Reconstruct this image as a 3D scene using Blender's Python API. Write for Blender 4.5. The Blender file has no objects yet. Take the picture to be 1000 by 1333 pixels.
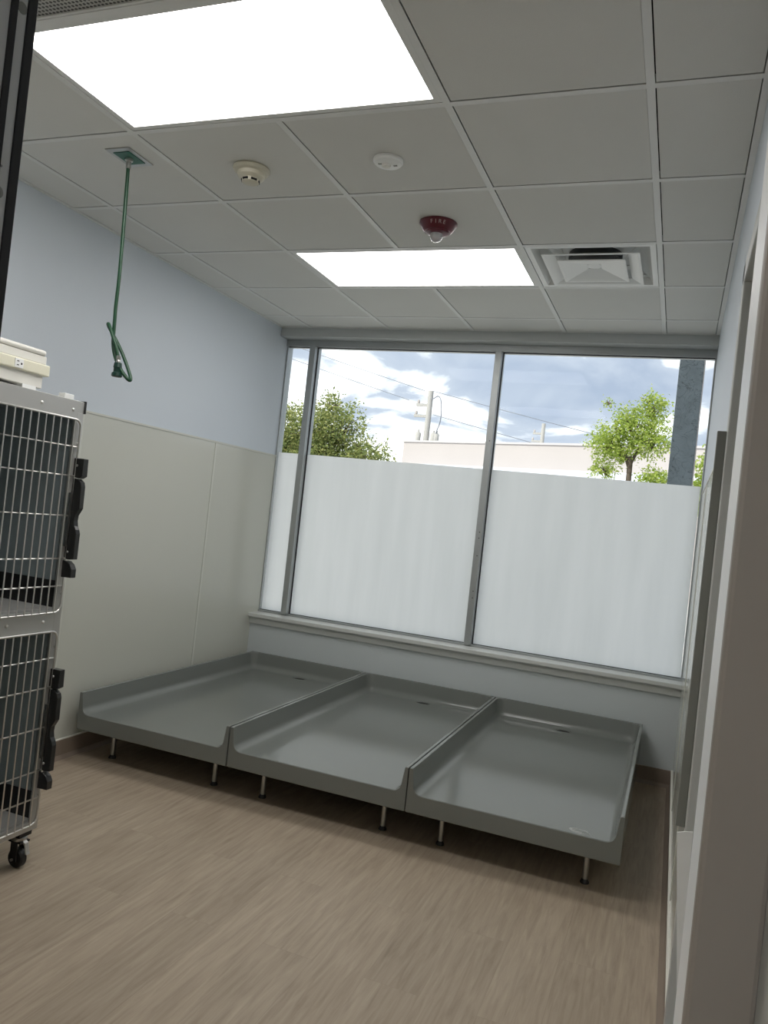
import bpy, bmesh, math, random
from mathutils import Vector, Matrix
random.seed(7)
sc = bpy.context.scene
COL = sc.collection
PI = math.pi
H = 2.743                       # ceiling height (9 ft)
XL, XR, YB = -0.85, 2.145, 2.75 # left wall, right wall, back wall
T = 0.6096                      # ceiling module

# ------------------------------------------------------------------ materials
def srgb(r, g, b):
    f = lambda c: ((c/255+0.055)/1.055)**2.4 if c/255 > 0.04045 else c/255/12.92
    return (f(r), f(g), f(b), 1)

def mat(name, col, rough=0.5, metal=0.0, spec=0.5, noise=0.0, nscale=20, bump=0.0, bscale=60, coat=0.0):
    m = bpy.data.materials.new(name); m.use_nodes = True
    nt = m.node_tree; b = nt.nodes['Principled BSDF']
    b.inputs['Base Color'].default_value = col
    b.inputs['Roughness'].default_value = rough
    b.inputs['Metallic'].default_value = metal
    b.inputs['Specular IOR Level'].default_value = spec
    b.inputs['Coat Weight'].default_value = coat
    tc = nt.nodes.new('ShaderNodeTexCoord')
    if noise > 0:
        n = nt.nodes.new('ShaderNodeTexNoise'); n.inputs['Scale'].default_value = nscale; n.inputs['Detail'].default_value = 5
        nt.links.new(tc.outputs['Object'], n.inputs['Vector'])
        mx = nt.nodes.new('ShaderNodeMixRGB'); mx.blend_type = 'MIX'
        mx.inputs[1].default_value = tuple(c*(1-noise) for c in col[:3])+(1,)
        mx.inputs[2].default_value = tuple(min(1, c*(1+noise)) for c in col[:3])+(1,)
        nt.links.new(n.outputs['Fac'], mx.inputs[0]); nt.links.new(mx.outputs[0], b.inputs['Base Color'])
    if bump > 0:
        n2 = nt.nodes.new('ShaderNodeTexNoise'); n2.inputs['Scale'].default_value = bscale; n2.inputs['Detail'].default_value = 4
        nt.links.new(tc.outputs['Object'], n2.inputs['Vector'])
        bp = nt.nodes.new('ShaderNodeBump'); bp.inputs['Strength'].default_value = bump; bp.inputs['Distance'].default_value = 0.004
        nt.links.new(n2.outputs['Fac'], bp.inputs['Height']); nt.links.new(bp.outputs[0], b.inputs['Normal'])
    return m

def mat_emit(name, col, strength):
    m = bpy.data.materials.new(name); m.use_nodes = True
    nt = m.node_tree; nt.nodes.remove(nt.nodes['Principled BSDF'])
    e = nt.nodes.new('ShaderNodeEmission'); e.inputs[0].default_value = col; e.inputs[1].default_value = strength
    nt.links.new(e.outputs[0], nt.nodes['Material Output'].inputs[0])
    return m

def mat_glass(name):
    m = bpy.data.materials.new(name); m.use_nodes = True
    nt = m.node_tree; nt.nodes.remove(nt.nodes['Principled BSDF'])
    t = nt.nodes.new('ShaderNodeBsdfTransparent'); t.inputs[0].default_value = (0.93, 0.95, 0.95, 1)
    g = nt.nodes.new('ShaderNodeBsdfGlossy'); g.inputs['Roughness'].default_value = 0.02
    fr = nt.nodes.new('ShaderNodeFresnel'); fr.inputs[0].default_value = 1.13
    mx = nt.nodes.new('ShaderNodeMixShader')
    nt.links.new(fr.outputs[0], mx.inputs[0]); nt.links.new(t.outputs[0], mx.inputs[1]); nt.links.new(g.outputs[0], mx.inputs[2])
    nt.links.new(mx.outputs[0], nt.nodes['Material Output'].inputs[0])
    return m

def mat_film(name):
    m = bpy.data.materials.new(name); m.use_nodes = True
    nt = m.node_tree; nt.nodes.remove(nt.nodes['Principled BSDF'])
    tc = nt.nodes.new('ShaderNodeTexCoord'); mp = nt.nodes.new('ShaderNodeMapping')
    mp.inputs['Scale'].default_value = (5, 5, 0.5)
    n = nt.nodes.new('ShaderNodeTexNoise'); n.inputs['Scale'].default_value = 2.2; n.inputs['Detail'].default_value = 4
    nt.links.new(tc.outputs['Object'], mp.inputs[0]); nt.links.new(mp.outputs[0], n.inputs['Vector'])
    cr = nt.nodes.new('ShaderNodeValToRGB')
    cr.color_ramp.elements[0].position = 0.3; cr.color_ramp.elements[0].color = (0.83, 0.84, 0.83, 1)
    cr.color_ramp.elements[1].position = 0.75; cr.color_ramp.elements[1].color = (0.90, 0.905, 0.895, 1)
    nt.links.new(n.outputs['Fac'], cr.inputs[0])
    t = nt.nodes.new('ShaderNodeBsdfTranslucent'); nt.links.new(cr.outputs[0], t.inputs[0])
    d = nt.nodes.new('ShaderNodeBsdfDiffuse'); d.inputs[0].default_value = (0.75, 0.77, 0.76, 1)
    mx = nt.nodes.new('ShaderNodeMixShader'); mx.inputs[0].default_value = FILM_DIFF
    nt.links.new(t.outputs[0], mx.inputs[1]); nt.links.new(d.outputs[0], mx.inputs[2])
    nt.links.new(mx.outputs[0], nt.nodes['Material Output'].inputs[0])
    return m
FILM_DIFF = 0.14

def mat_floor():
    m = bpy.data.materials.new('oak_vinyl_planks'); m.use_nodes = True
    nt = m.node_tree; L = nt.links.new; N = nt.nodes.new; b = nt.nodes['Principled BSDF']
    tc = N('ShaderNodeTexCoord')
    mp = N('ShaderNodeMapping'); mp.inputs['Rotation'].default_value = (0, 0, PI/2)
    L(tc.outputs['Object'], mp.inputs[0])
    br = N('ShaderNodeTexBrick'); br.offset = 0.37; br.inputs['Scale'].default_value = 1.0
    br.inputs['Brick Width'].default_value = 1.22; br.inputs['Row Height'].default_value = 0.18
    br.inputs['Mortar Size'].default_value = 0.0008; br.inputs['Mortar Smooth'].default_value = 0.3
    br.inputs['Color1'].default_value = (0, 0, 0, 1); br.inputs['Color2'].default_value = (1, 1, 1, 1)
    br.inputs['Mortar'].default_value = (0.5, 0.5, 0.5, 1); br.inputs['Bias'].default_value = 0
    L(mp.outputs[0], br.inputs['Vector'])
    # wood grain: noise stretched along the plank (world y), shifted from plank to plank
    sh = N('ShaderNodeVectorMath'); sh.operation = 'MULTIPLY_ADD'
    L(br.outputs['Color'], sh.inputs[0]); sh.inputs[1].default_value = (3.1, 7.3, 0); L(tc.outputs['Object'], sh.inputs[2])
    g1 = N('ShaderNodeMapping'); g1.inputs['Scale'].default_value = (55, 4.0, 1); L(sh.outputs[0], g1.inputs[0])
    n1 = N('ShaderNodeTexNoise'); n1.inputs['Scale'].default_value = 1.0; n1.inputs['Detail'].default_value = 8; n1.inputs['Roughness'].default_value = 0.62
    n1.inputs['Distortion'].default_value = 0.6
    L(g1.outputs[0], n1.inputs['Vector'])
    g2 = N('ShaderNodeMapping'); g2.inputs['Scale'].default_value = (5, 1.0, 1); L(sh.outputs[0], g2.inputs[0])
    n2 = N('ShaderNodeTexNoise'); n2.inputs['Scale'].default_value = 1.3; n2.inputs['Detail'].default_value = 4; L(g2.outputs[0], n2.inputs['Vector'])
    cr = N('ShaderNodeValToRGB'); e = cr.color_ramp.elements
    e[0].position = 0.28; e[0].color = (0.272, 0.213, 0.155, 1)
    e[1].position = 0.74; e[1].color = (0.54, 0.455, 0.355, 1)
    k = e.new(0.5); k.color = (0.415, 0.337, 0.253, 1)
    L(n1.outputs['Fac'], cr.inputs[0])
    m1 = N('ShaderNodeMixRGB'); m1.blend_type = 'MIX'; m1.inputs[0].default_value = 0.42
    cr2 = N('ShaderNodeValToRGB'); cr2.color_ramp.elements[0].position = 0.3; cr2.color_ramp.elements[0].color = (0.345, 0.277, 0.206, 1)
    cr2.color_ramp.elements[1].position = 0.7; cr2.color_ramp.elements[1].color = (0.46, 0.382, 0.292, 1)
    L(n2.outputs['Fac'], cr2.inputs[0]); L(cr.outputs[0], m1.inputs[1]); L(cr2.outputs[0], m1.inputs[2])
    tone = N('ShaderNodeMixRGB'); tone.blend_type = 'MULTIPLY'; tone.inputs[0].default_value = 0.10
    L(m1.outputs[0], tone.inputs[1]); L(br.outputs['Color'], tone.inputs[2])
    seam = N('ShaderNodeMixRGB'); seam.blend_type = 'MIX'; seam.inputs[2].default_value = (0.2, 0.15, 0.115, 1)
    sm = N('ShaderNodeMath'); sm.operation = 'MULTIPLY'; sm.inputs[1].default_value = 0.35; L(br.outputs['Fac'], sm.inputs[0])
    L(sm.outputs[0], seam.inputs[0]); L(tone.outputs[0], seam.inputs[1]); L(seam.outputs[0], b.inputs['Base Color'])
    b.inputs['Roughness'].default_value = 0.52; b.inputs['Specular IOR Level'].default_value = 0.35
    bp = N('ShaderNodeBump'); bp.inputs['Strength'].default_value = 0.12; bp.inputs['Distance'].default_value = 0.002
    L(n1.outputs['Fac'], bp.inputs['Height']); L(bp.outputs[0], b.inputs['Normal'])
    return m

def mat_perforated():
    m = bpy.data.materials.new('perforated_grille'); m.use_nodes = True
    nt = m.node_tree; L = nt.links.new; N = nt.nodes.new; b = nt.nodes['Principled BSDF']
    tc = N('ShaderNodeTexCoord'); v = N('ShaderNodeTexVoronoi'); v.voronoi_dimensions = '2D'; v.inputs['Scale'].default_value = 75; v.inputs['Randomness'].default_value = 0.0
    L(tc.outputs['Object'], v.inputs['Vector'])
    cr = N('ShaderNodeValToRGB'); cr.color_ramp.interpolation = 'CONSTANT'
    cr.color_ramp.elements[0].color = (0.03, 0.03, 0.03, 1); cr.color_ramp.elements[1].position = 0.33; cr.color_ramp.elements[1].color = (0.42, 0.42, 0.40, 1)
    L(v.outputs['Distance'], cr.inputs[0]); L(cr.outputs[0], b.inputs['Base Color']); b.inputs['Roughness'].default_value = 0.5
    return m

def mat_leaf(name, c1, c2, c3):
    m = bpy.data.materials.new(name); m.use_nodes = True
    nt = m.node_tree; L = nt.links.new; N = nt.nodes.new; b = nt.nodes['Principled BSDF']
    g = N('ShaderNodeNewGeometry'); cr = N('ShaderNodeValToRGB'); e = cr.color_ramp.elements
    e[0].color = c1; e[1].color = c3; k = e.new(0.5); k.color = c2
    L(g.outputs['Random Per Island'], cr.inputs[0]); L(cr.outputs[0], b.inputs['Base Color'])
    b.inputs['Roughness'].default_value = 0.6
    t = N('ShaderNodeBsdfTranslucent'); L(cr.outputs[0], t.inputs[0])
    mx = N('ShaderNodeMixShader'); mx.inputs[0].default_value = 0.45
    L(b.outputs[0], mx.inputs[1]); L(t.outputs[0], mx.inputs[2]); L(mx.outputs[0], nt.nodes['Material Output'].inputs[0])
    return m

def mat_stucco():
    m = mat('dark_stucco', (0.185, 0.215, 0.225, 1), 0.85, noise=0.3, nscale=9)
    nt = m.node_tree; L = nt.links.new; N = nt.nodes.new; b = nt.nodes['Principled BSDF']
    tc = N('ShaderNodeTexCoord'); v = N('ShaderNodeTexNoise'); v.inputs['Scale'].default_value = 13; v.inputs['Detail'].default_value = 6; v.inputs['Distortion'].default_value = 1.2
    L(tc.outputs['Object'], v.inputs['Vector'])
    # trowel strokes: thin wandering dark seams in the stucco
    w = N('ShaderNodeTexNoise'); w.inputs['Scale'].default_value = 7; w.inputs['Detail'].default_value = 3; w.inputs['Distortion'].default_value = 1.6
    L(tc.outputs['Object'], w.inputs['Vector'])
    c2 = N('ShaderNodeValToRGB'); e = c2.color_ramp.elements
    e[0].position = 0.485; e[0].color = (1, 1, 1, 1); e[1].position = 0.515; e[1].color = (1, 1, 1, 1); k = e.new(0.5); k.color = (0.3, 0.3, 0.3, 1)
    L(w.outputs['Fac'], c2.inputs[0])
    mu = N('ShaderNodeMixRGB'); mu.blend_type = 'MULTIPLY'; mu.inputs[0].default_value = 0.8
    old = b.inputs['Base Color'].links[0].from_socket
    L(old, mu.inputs[1]); L(c2.outputs[0], mu.inputs[2]); L(mu.outputs[0], b.inputs['Base Color'])
    bp = N('ShaderNodeBump'); bp.inputs['Strength'].default_value = 0.9; bp.inputs['Distance'].default_value = 0.03
    L(v.outputs['Fac'], bp.inputs['Height']); L(bp.outputs[0], b.inputs['Normal'])
    return m

M = {}
M['floor'] = mat_floor()
M['paint'] = mat('pale_blue_paint', (0.61, 0.66, 0.715, 1), 0.6, bump=0.08, bscale=180)
M['paint_low'] = mat('pale_grey_paint', (0.57, 0.61, 0.62, 1), 0.55, bump=0.08, bscale=180)
M['frp'] = mat('cream_wall_panel', (0.56, 0.565, 0.505, 1), 0.15, spec=0.5, bump=0.012, bscale=18)
M['frp_trim'] = mat('cream_panel_trim', (0.585, 0.59, 0.53, 1), 0.35)
M['tile'] = mat('ceiling_tile', (0.70, 0.70, 0.675, 1), 0.9, spec=0.1, noise=0.04, nscale=2.5, bump=0.15, bscale=300)
M['tee'] = mat('ceiling_tee_white', (0.74, 0.745, 0.73, 1), 0.45)
M['black'] = mat('black_void', (0.01, 0.01, 0.01, 1), 0.9)
M['alu'] = mat('window_aluminium', (0.42, 0.44, 0.44, 1), 0.42, metal=0.55)
M['alu_light'] = mat('window_head_paint', (0.50, 0.52, 0.52, 1), 0.5)
M['gasket'] = mat('black_gasket', (0.012, 0.012, 0.014, 1), 0.6)
M['stool'] = mat('white_sill_paint', (0.62, 0.63, 0.61, 1), 0.3)
M['glass'] = mat_glass('clear_pane')
M['film'] = mat_film('frosted_film')
M['base'] = mat('taupe_cove_base', (0.27, 0.215, 0.172, 1), 0.5)
M['caulk'] = mat('white_caulk', (0.78, 0.76, 0.7, 1), 0.4)
M['bed'] = mat('grey_fibreglass', (0.185, 0.197, 0.183, 1), 0.13, spec=0.55, noise=0.04, nscale=3, bump=0.012, bscale=9)
M['steel'] = mat('brushed_steel', (0.50, 0.50, 0.48, 1), 0.3, metal=1.0)
M['steel_frame'] = mat('satin_cage_steel', (0.50, 0.495, 0.475, 1), 0.38, metal=0.55)
M['wire'] = mat('cage_wire', (0.68, 0.67, 0.64, 1), 0.28, metal=1.0)
M['rubber'] = mat('black_rubber', (0.015, 0.014, 0.014, 1), 0.5)
M['latch'] = mat('black_latch_plastic', (0.02, 0.02, 0.02, 1), 0.3)
M['slate'] = mat('slate_cage_lining', (0.30, 0.36, 0.38, 1), 0.4)
M['slate_dark'] = mat('black_lower_lining', (0.02, 0.02, 0.02, 1), 0.35)
M['tray'] = mat('grey_cage_tray', (0.38, 0.38, 0.37, 1), 0.4)
M['cream_pl'] = mat('cream_plastic', (0.74, 0.72, 0.58, 1), 0.4)
M['cream_pale'] = mat('pale_plastic', (0.74, 0.73, 0.68, 1), 0.45)
M['white_pl'] = mat('white_plastic', (0.82, 0.83, 0.82, 1), 0.4)
M['smoke'] = mat('aged_ivory_plastic', (0.60, 0.57, 0.46, 1), 0.4)
M['red'] = mat('maroon_plastic', (0.115, 0.008, 0.02, 1), 0.35)
M['letter'] = mat('pale_letter', (0.55, 0.40, 0.40, 1), 0.5)
M['lens'] = mat('clear_dome', (0.85, 0.87, 0.88, 1), 0.05)
M['lens'].node_tree.nodes['Principled BSDF'].inputs['Transmission Weight'].default_value = 0.55
M['vent'] = mat('white_diffuser', (0.78, 0.79, 0.78, 1), 0.35)
M['vent_grey'] = mat('grey_diffuser_back', (0.42, 0.43, 0.43, 1), 0.5)
M['duct'] = mat('dark_duct', (0.035, 0.04, 0.04, 1), 0.35)
M['hose'] = mat('green_hose', (0.005, 0.052, 0.02, 1), 0.4)
M['green_plate'] = mat('green_plate', (0.02, 0.13, 0.085, 1), 0.4)
M['perf'] = mat_perforated()
M['cream_wall'] = mat('cream_paint', (0.52, 0.50, 0.44, 1), 0.6)
M['dark_green'] = mat('dark_green_connector', (0.006, 0.035, 0.025, 1), 0.4)
M['led_near'] = mat_emit('led_diffuser_near', (1.0, 0.975, 0.95, 1), 10.5)
M['led_far'] = mat_emit('led_diffuser_far', (1.0, 0.98, 0.96, 1), 8.5)
M['hall_fill'] = mat_emit('added_hall_fill', (1.0, 0.94, 0.87, 1), 15.0)  # added unseen fill panel behind the camera, brightens the near door jamb
M['jamb'] = mat('taupe_door_frame', (0.255, 0.225, 0.195, 1), 0.5)
M['jamb_grey'] = mat('grey_door_frame', (0.50, 0.505, 0.495, 1), 0.45)
M['reveal'] = mat('pale_door_reveal', (0.80, 0.82, 0.82, 1), 0.4)
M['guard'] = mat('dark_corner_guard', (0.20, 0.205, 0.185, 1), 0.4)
M['rightframe'] = mat('grey_frame_paint', (0.46, 0.47, 0.455, 1), 0.5)
M['stucco'] = mat_stucco()
M['bldg'] = mat('white_stucco_wall', (0.44, 0.405, 0.39, 1), 0.9, noise=0.05, nscale=0.6)
M['bldg_cap'] = mat('parapet_cap', (0.50, 0.48, 0.47, 1), 0.7)
M['lowroof'] = mat('pale_metal_roof', (0.62, 0.65, 0.74, 1), 0.5)
M['asphalt'] = mat('pale_concrete', (0.52, 0.51, 0.49, 1), 0.9, noise=0.1, nscale=0.8)
M['pole'] = mat('weathered_pole', (0.40, 0.39, 0.37, 1), 0.9)
M['cable'] = mat('cable', (0.20, 0.215, 0.25, 1), 0.8)
M['bark'] = mat('bark', (0.10, 0.075, 0.055, 1), 0.9, noise=0.3, nscale=12)
M['leaf_a'] = mat_leaf('leaf_yellow_green', (0.23, 0.33, 0.05, 1), (0.36, 0.46, 0.08, 1), (0.50, 0.56, 0.15, 1))
M['leaf_b'] = mat_leaf('leaf_olive', (0.13, 0.18, 0.06, 1), (0.25, 0.30, 0.09, 1), (0.46, 0.46, 0.17, 1))
M['porch'] = mat('porch_soffit', (0.55, 0.55, 0.53, 1), 0.8)

# ------------------------------------------------------------------ mesh builder
class MB:
    def __init__(s): s.v = []; s.f = []
    def add(s, verts, faces):
        o = len(s.v); s.v += [tuple(v) for v in verts]; s.f += [tuple(i+o for i in f) for f in faces]; return s
    def box(s, x0, x1, y0, y1, z0, z1):
        return s.add([(x0,y0,z0),(x1,y0,z0),(x1,y1,z0),(x0,y1,z0),(x0,y0,z1),(x1,y0,z1),(x1,y1,z1),(x0,y1,z1)],
              [(0,3,2,1),(4,5,6,7),(0,1,5,4),(1,2,6,5),(2,3,7,6),(3,0,4,7)])
    def prism(s, poly, axis, a, b):
        # poly: 2D points in the plane perpendicular to axis; extruded from a to b
        n = len(poly)
        def p(u, w, t): return {'x': (t,u,w), 'y': (u,t,w), 'z': (u,w,t)}[axis]
        return s.add([p(u,w,a) for u,w in poly]+[p(u,w,b) for u,w in poly],
              [tuple(range(n))[::-1], tuple(range(n,2*n))]+[(i,(i+1)%n,n+(i+1)%n,n+i) for i in range(n)])
    def tube(s, pts, r, n=10, closed=False, rr=None):
        pts = [Vector(p) for p in pts]; m = len(pts); rings = []
        up = Vector((0.123,0.456,0.88)).normalized()
        prev = None
        for i, p in enumerate(pts):
            if closed: d = pts[(i+1)%m]-pts[i-1]
            else: d = pts[min(i+1,m-1)]-pts[max(i-1,0)]
            d.normalize()
            if prev is None:
                u = d.cross(up)
                if u.length < 1e-3: u = d.cross(Vector((1,0,0)))
            else: u = prev-d*prev.dot(d)
            u.normalize(); prev = u; w = d.cross(u)
            R = rr[i] if rr else r
            rings.append([p+(u*math.cos(2*PI*k/n)+w*math.sin(2*PI*k/n))*R for k in range(n)])
        vs = [v for rg in rings for v in rg]; fs = []
        for i in range(m if closed else m-1):
            a = i*n; b = ((i+1)%m)*n
            for k in range(n): fs.append((a+k, a+(k+1)%n, b+(k+1)%n, b+k))
        if not closed:
            fs.append(tuple(range(n))[::-1]); fs.append(tuple((m-1)*n+k for k in range(n)))
        return s.add(vs, fs)
    def lathe(s, prof, c=(0,0,0), n=32, axis='z'):
        # prof: (r, h) points, revolved about the axis through c
        vs = []; fs = []
        for r, h in prof:
            for k in range(n):
                a = 2*PI*k/n; x, y = r*math.cos(a), r*math.sin(a)
                p = {'z': (x,y,h), 'x': (h,x,y), 'y': (x,h,y)}[axis]
                vs.append((c[0]+p[0], c[1]+p[1], c[2]+p[2]))
        for i in range(len(prof)-1):
            for k in range(n): fs.append((i*n+k, i*n+(k+1)%n, (i+1)*n+(k+1)%n, (i+1)*n+k))
        if prof[0][0] > 1e-6: fs.append(tuple(range(n))[::-1])
        if prof[-1][0] > 1e-6: fs.append(tuple((len(prof)-1)*n+k for k in range(n)))
        return s.add(vs, fs)
    def build(s, name, m, parent=None, smooth=None, bevel=0.0, local=False):
        me = bpy.data.meshes.new(name)
        off = Vector((0,0,0))
        if parent is not None and not local:
            q = parent
            while q is not None: off += q.location; q = q.parent
        me.from_pydata([tuple(Vector(v)-off) for v in s.v], [], s.f)
        bm = bmesh.new(); bm.from_mesh(me)
        bmesh.ops.remove_doubles(bm, verts=bm.verts, dist=1e-6)
        bmesh.ops.recalc_face_normals(bm, faces=bm.faces); bm.to_mesh(me); bm.free()
        me.materials.append(M[m])
        if smooth is not None:
            for p in me.polygons: p.use_smooth = True
            me.set_sharp_from_angle(angle=math.radians(smooth))
        o = bpy.data.objects.new(name, me); COL.objects.link(o)
        if parent is not None: o.parent = parent
        if bevel > 0:
            b = o.modifiers.new('bevel', 'BEVEL'); b.width = bevel; b.segments = 2; b.limit_method = 'ANGLE'; b.angle_limit = math.radians(40)
        return o

def tag(o, label=None, cat=None, group=None, kind=None):
    if label: o['label'] = label
    if cat: o['category'] = cat
    if group: o['group'] = group
    if kind: o['kind'] = kind
    return o

def thing(name, loc, label, cat, group=None, kind=None):
    o = bpy.data.objects.new(name, None); o.location = loc; o.empty_display_size = 0.1; COL.objects.link(o)
    return tag(o, label, cat, group, kind)

def dup(root, loc, label):
    r = root.copy(); COL.objects.link(r); r.location = loc; r['label'] = label
    for ch in list(root.children):
        c = ch.copy(); COL.objects.link(c); c.parent = r
        for g in list(ch.children):
            d = g.copy(); COL.objects.link(d); d.parent = c
    return r

def box(name, m, x0, x1, y0, y1, z0, z1, parent=None, bevel=0.0):
    return MB().box(x0,x1,y0,y1,z0,z1).build(name, m, parent, bevel=bevel)

# ------------------------------------------------------------------ room shell
YF0, YF1 = -1.62, -1.49      # front wall (the one with the doorway we look through)
YR = -4.2                    # end of the corridor behind the camera
tag(box('floor', 'floor', XL, XR, YR, YB, -0.12, 0.0), 'beige wood-look plank floor running the length of the room', 'floor', kind='structure')

wl = tag(box('wall_left', 'paint', XL-0.15, XL, YR, YB+0.20, -0.12, 3.05), 'pale blue painted left wall above cream wall panels', 'wall', kind='structure')
for y0, y1 in ((YF1, -0.382), (-0.378, 0.830), (0.834, 2.048), (2.052, 2.86)):
    if y0 < YF1+0.01: y0 = YF1
    box('wall_panel', 'frp', XL, XL+0.003, y0, y1, 0.10, 1.797, wl)
box('panel_top_trim', 'frp_trim', XL, XL+0.007, YF1, 2.86, 1.795, 1.806, wl)
for y in (-0.38, 0.832, 2.05):
    box('panel_seam_trim', 'frp_trim', XL, XL+0.006, y-0.009, y+0.009, 0.10, 1.795, wl)

# right wall with a doorway opening y -1.05 .. -0.23
wr = tag(MB().box(XR, XR+0.15, -0.20, YB+0.20, -0.12, 3.05).box(XR, XR+0.15, YR, -1.08, -0.12, 3.05)
         .box(XR, XR+0.15, -1.08, -0.20, 2.10, 3.05).build('wall_right', 'paint'), 'pale blue painted right wall above glossy wall panels', 'wall', kind='structure')
for y0, y1 in ((-0.17, 0.90), (0.904, 1.98), (1.984, YB-0.001)):
    box('wall_panel', 'frp', XR-0.003, XR, y0, y1, 0.10, 1.775, wr)
box('panel_top_trim', 'frp_trim', XR-0.006, XR, -0.17, YB-0.001, 1.775, 1.785, wr)
for y in (0.902, 1.982):
    box('panel_seam_trim', 'frp_trim', XR-0.006, XR, y-0.009, y+0.009, 0.10, 1.775, wr)

wb = tag(MB().box(XL, XR, YB, YB+0.2, -0.12, 0.60).box(XL, XR, YB, YB+0.2, 2.683, 3.05).build('wall_back', 'paint_low'),
         'pale grey back wall below the wide window', 'wall', kind='structure')
wf = tag(MB().box(XL, 1.07, YF0, YF1, -0.12, 3.05).box(2.12, XR, YF0, YF1, -0.12, 3.05).box(1.07, 2.12, YF0, YF1, 2.18, 3.05)
         .build('wall_front', 'cream_wall'), 'front wall holding the doorway the room is seen through', 'wall', kind='structure')
tag(box('wall_rear', 'paint', XL, XR, YR-0.15, YR, -0.12, 3.05), 'corridor wall behind the viewer', 'wall', kind='structure')
tag(box('roof', 'porch', XL-0.15, XR+0.15, YR-0.15, YB+0.2, 3.05, 3.25), 'flat roof over the room', 'roof', kind='structure')

# baseboards (cove base) with a pale caulk line on top
for nm, a in (('baseboard_left', (XL, XL+0.012, YF1, YB)), ('baseboard_right', (XR-0.012, XR, -0.17, YB)), ('baseboard_back', (XL, XR, YB-0.012, YB))):
    b = MB()
    x0, x1, y0, y1 = a
    b.box(x0, x1, y0, y1, 0, 0.10)
    if nm == 'baseboard_left': b.prism([(XL+0.012,0),(XL+0.03,0),(XL+0.012,0.018)], 'y', y0, y1)
    if nm == 'baseboard_right': b.prism([(XR-0.012,0),(XR-0.012,0.018),(XR-0.03,0)], 'y', y0, y1)
    if nm == 'baseboard_back': b.prism([(YB-0.012,0),(YB-0.03,0),(YB-0.012,0.018)], 'x', x0, x1)
    o = tag(b.build(nm, 'base'), {'baseboard_left': 'taupe cove base along the left wall', 'baseboard_right': 'taupe cove base along the right wall',
            'baseboard_back': 'taupe cove base along the back wall under the window'}[nm], 'baseboard', kind='structure')
    if nm == 'baseboard_left': box('caulk_line', 'caulk', XL, XL+0.013, y0, y1, 0.098, 0.104, o)
    if nm == 'baseboard_right': box('caulk_line', 'caulk', XR-0.013, XR, y0, y1, 0.098, 0.104, o)

# ------------------------------------------------------------------ ceiling: tiles, grid
cols = [XL] + [i*T for i in range(-1, 4)] + [XR]
rows = [j*T for j in range(-6, 5)] + [YB]
rows = [YR] + [r for r in rows if r > YR+0.05]
holes = {(0, -1), (1, -1), (0, 2), (1, 2), (2, 2), (0, -2), (1, -2), (0, -6), (1, -6)}
def cell(i, j): return cols[i], cols[i+1], rows[j], rows[j+1]
tl = MB(); plen = MB()
for i in range(len(cols)-1):
    for j in range(len(rows)-1):
        x0, x1, y0, y1 = cell(i, j)
        ci = round(x0/T) if x0 > XL+0.01 else -2; cj = round(y0/T) if y0 > YR+0.01 else -7
        if (ci, cj) in holes: continue
        if y0 < YF0 and y1 > YF1-0.0: continue
        g0 = 0.0155; 
        ax0 = x0+(0.024 if x0 == XL else 0.0155); ax1 = x1-(0.024 if x1 == XR else 0.0125)
        ay0 = y0+0.0125; ay1 = y1-(0.024 if y1 == YB else 0.0165)
        tl.box(ax0, ax1, ay0, ay1, H+0.001, H+0.02)
cl = tag(tl.build('ceiling', 'tile', bevel=0.0015), 'drop ceiling of square off-white tiles in a white grid', 'ceiling', kind='structure')
gr = MB()
for x in cols[1:-1]:
    if abs(x-T) < 0.01:      # the middle tee stops at the two double-width panels and the grille
        for y0, y1 in ((YF1, -2*T-0.012), (0.0, 2*T), (3*T, YB)): gr.box(x-0.012, x+0.012, y0, y1, H, H+0.0018).box(x-0.002, x+0.002, y0, y1, H+0.0018, H+0.035)
    else: gr.box(x-0.012, x+0.012, YF1, YB, H, H+0.0018).box(x-0.002, x+0.002, YF1, YB, H+0.0018, H+0.035)
for y in rows[1:-1]:
    if y > YF1: gr.box(XL, XR, y-0.012, y+0.012, H+0.0004, H+0.0018).box(XL, XR, y-0.002, y+0.002, H+0.0018, H+0.034)
gr.build('ceiling_grid', 'tee', cl)
wa = MB()
wa.box(XL, XL+0.021, YF1, YB, H-0.0006, H+0.03).box(XR-0.021, XR, YF1, YB, H-0.0006, H+0.03).box(XL, XR, YB-0.021, YB, H-0.0009, H+0.03)
wa.build('wall_angle', 'tee', cl)
box('plenum_deck', 'black', XL, XR, YR, YB, 3.0, 3.04, cl)

# ------------------------------------------------------------------ ceiling lights
def ceiling_light(x0, x1, y0, y1, led, label):
    t = thing('ceiling_light', ((x0+x1)/2, (y0+y1)/2, H), label, 'ceiling light', 'flat lit ceiling panels')
    f = MB(); a = 0.0135; w = 0.036
    f.box(x0+a, x1-a, y0+a, y0+w, H+0.002, H+0.05).box(x0+a, x1-a, y1-w, y1-a, H+0.002, H+0.05)
    f.box(x0+a, x0+w, y0+w, y1-w, H+0.002, H+0.05).box(x1-w, x1-a, y0+w, y1-w, H+0.002, H+0.05)
    f.build('light_frame', 'tee', t)
    box('diffuser', led, x0+w, x1-w, y0+w, y1-w, H+0.008, H+0.014, t)
    box('housing', 'tee', x0+a, x1-a, y0+a, y1-a, H+0.05, H+0.06, t)
    return t
ceiling_light(0, 2*T, -T, 0, 'led_near', 'large lit ceiling panel nearest the viewer, beside the perforated grille')
ceiling_light(0, 2*T, 2*T, 3*T, 'led_far', 'lit ceiling panel near the window, beside the square air diffuser')
ceiling_light(0, 2*T, -6*T, -5*T, 'hall_fill', 'added glowing panel over the corridor behind the viewer, out of view, to brighten the door jamb')

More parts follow.
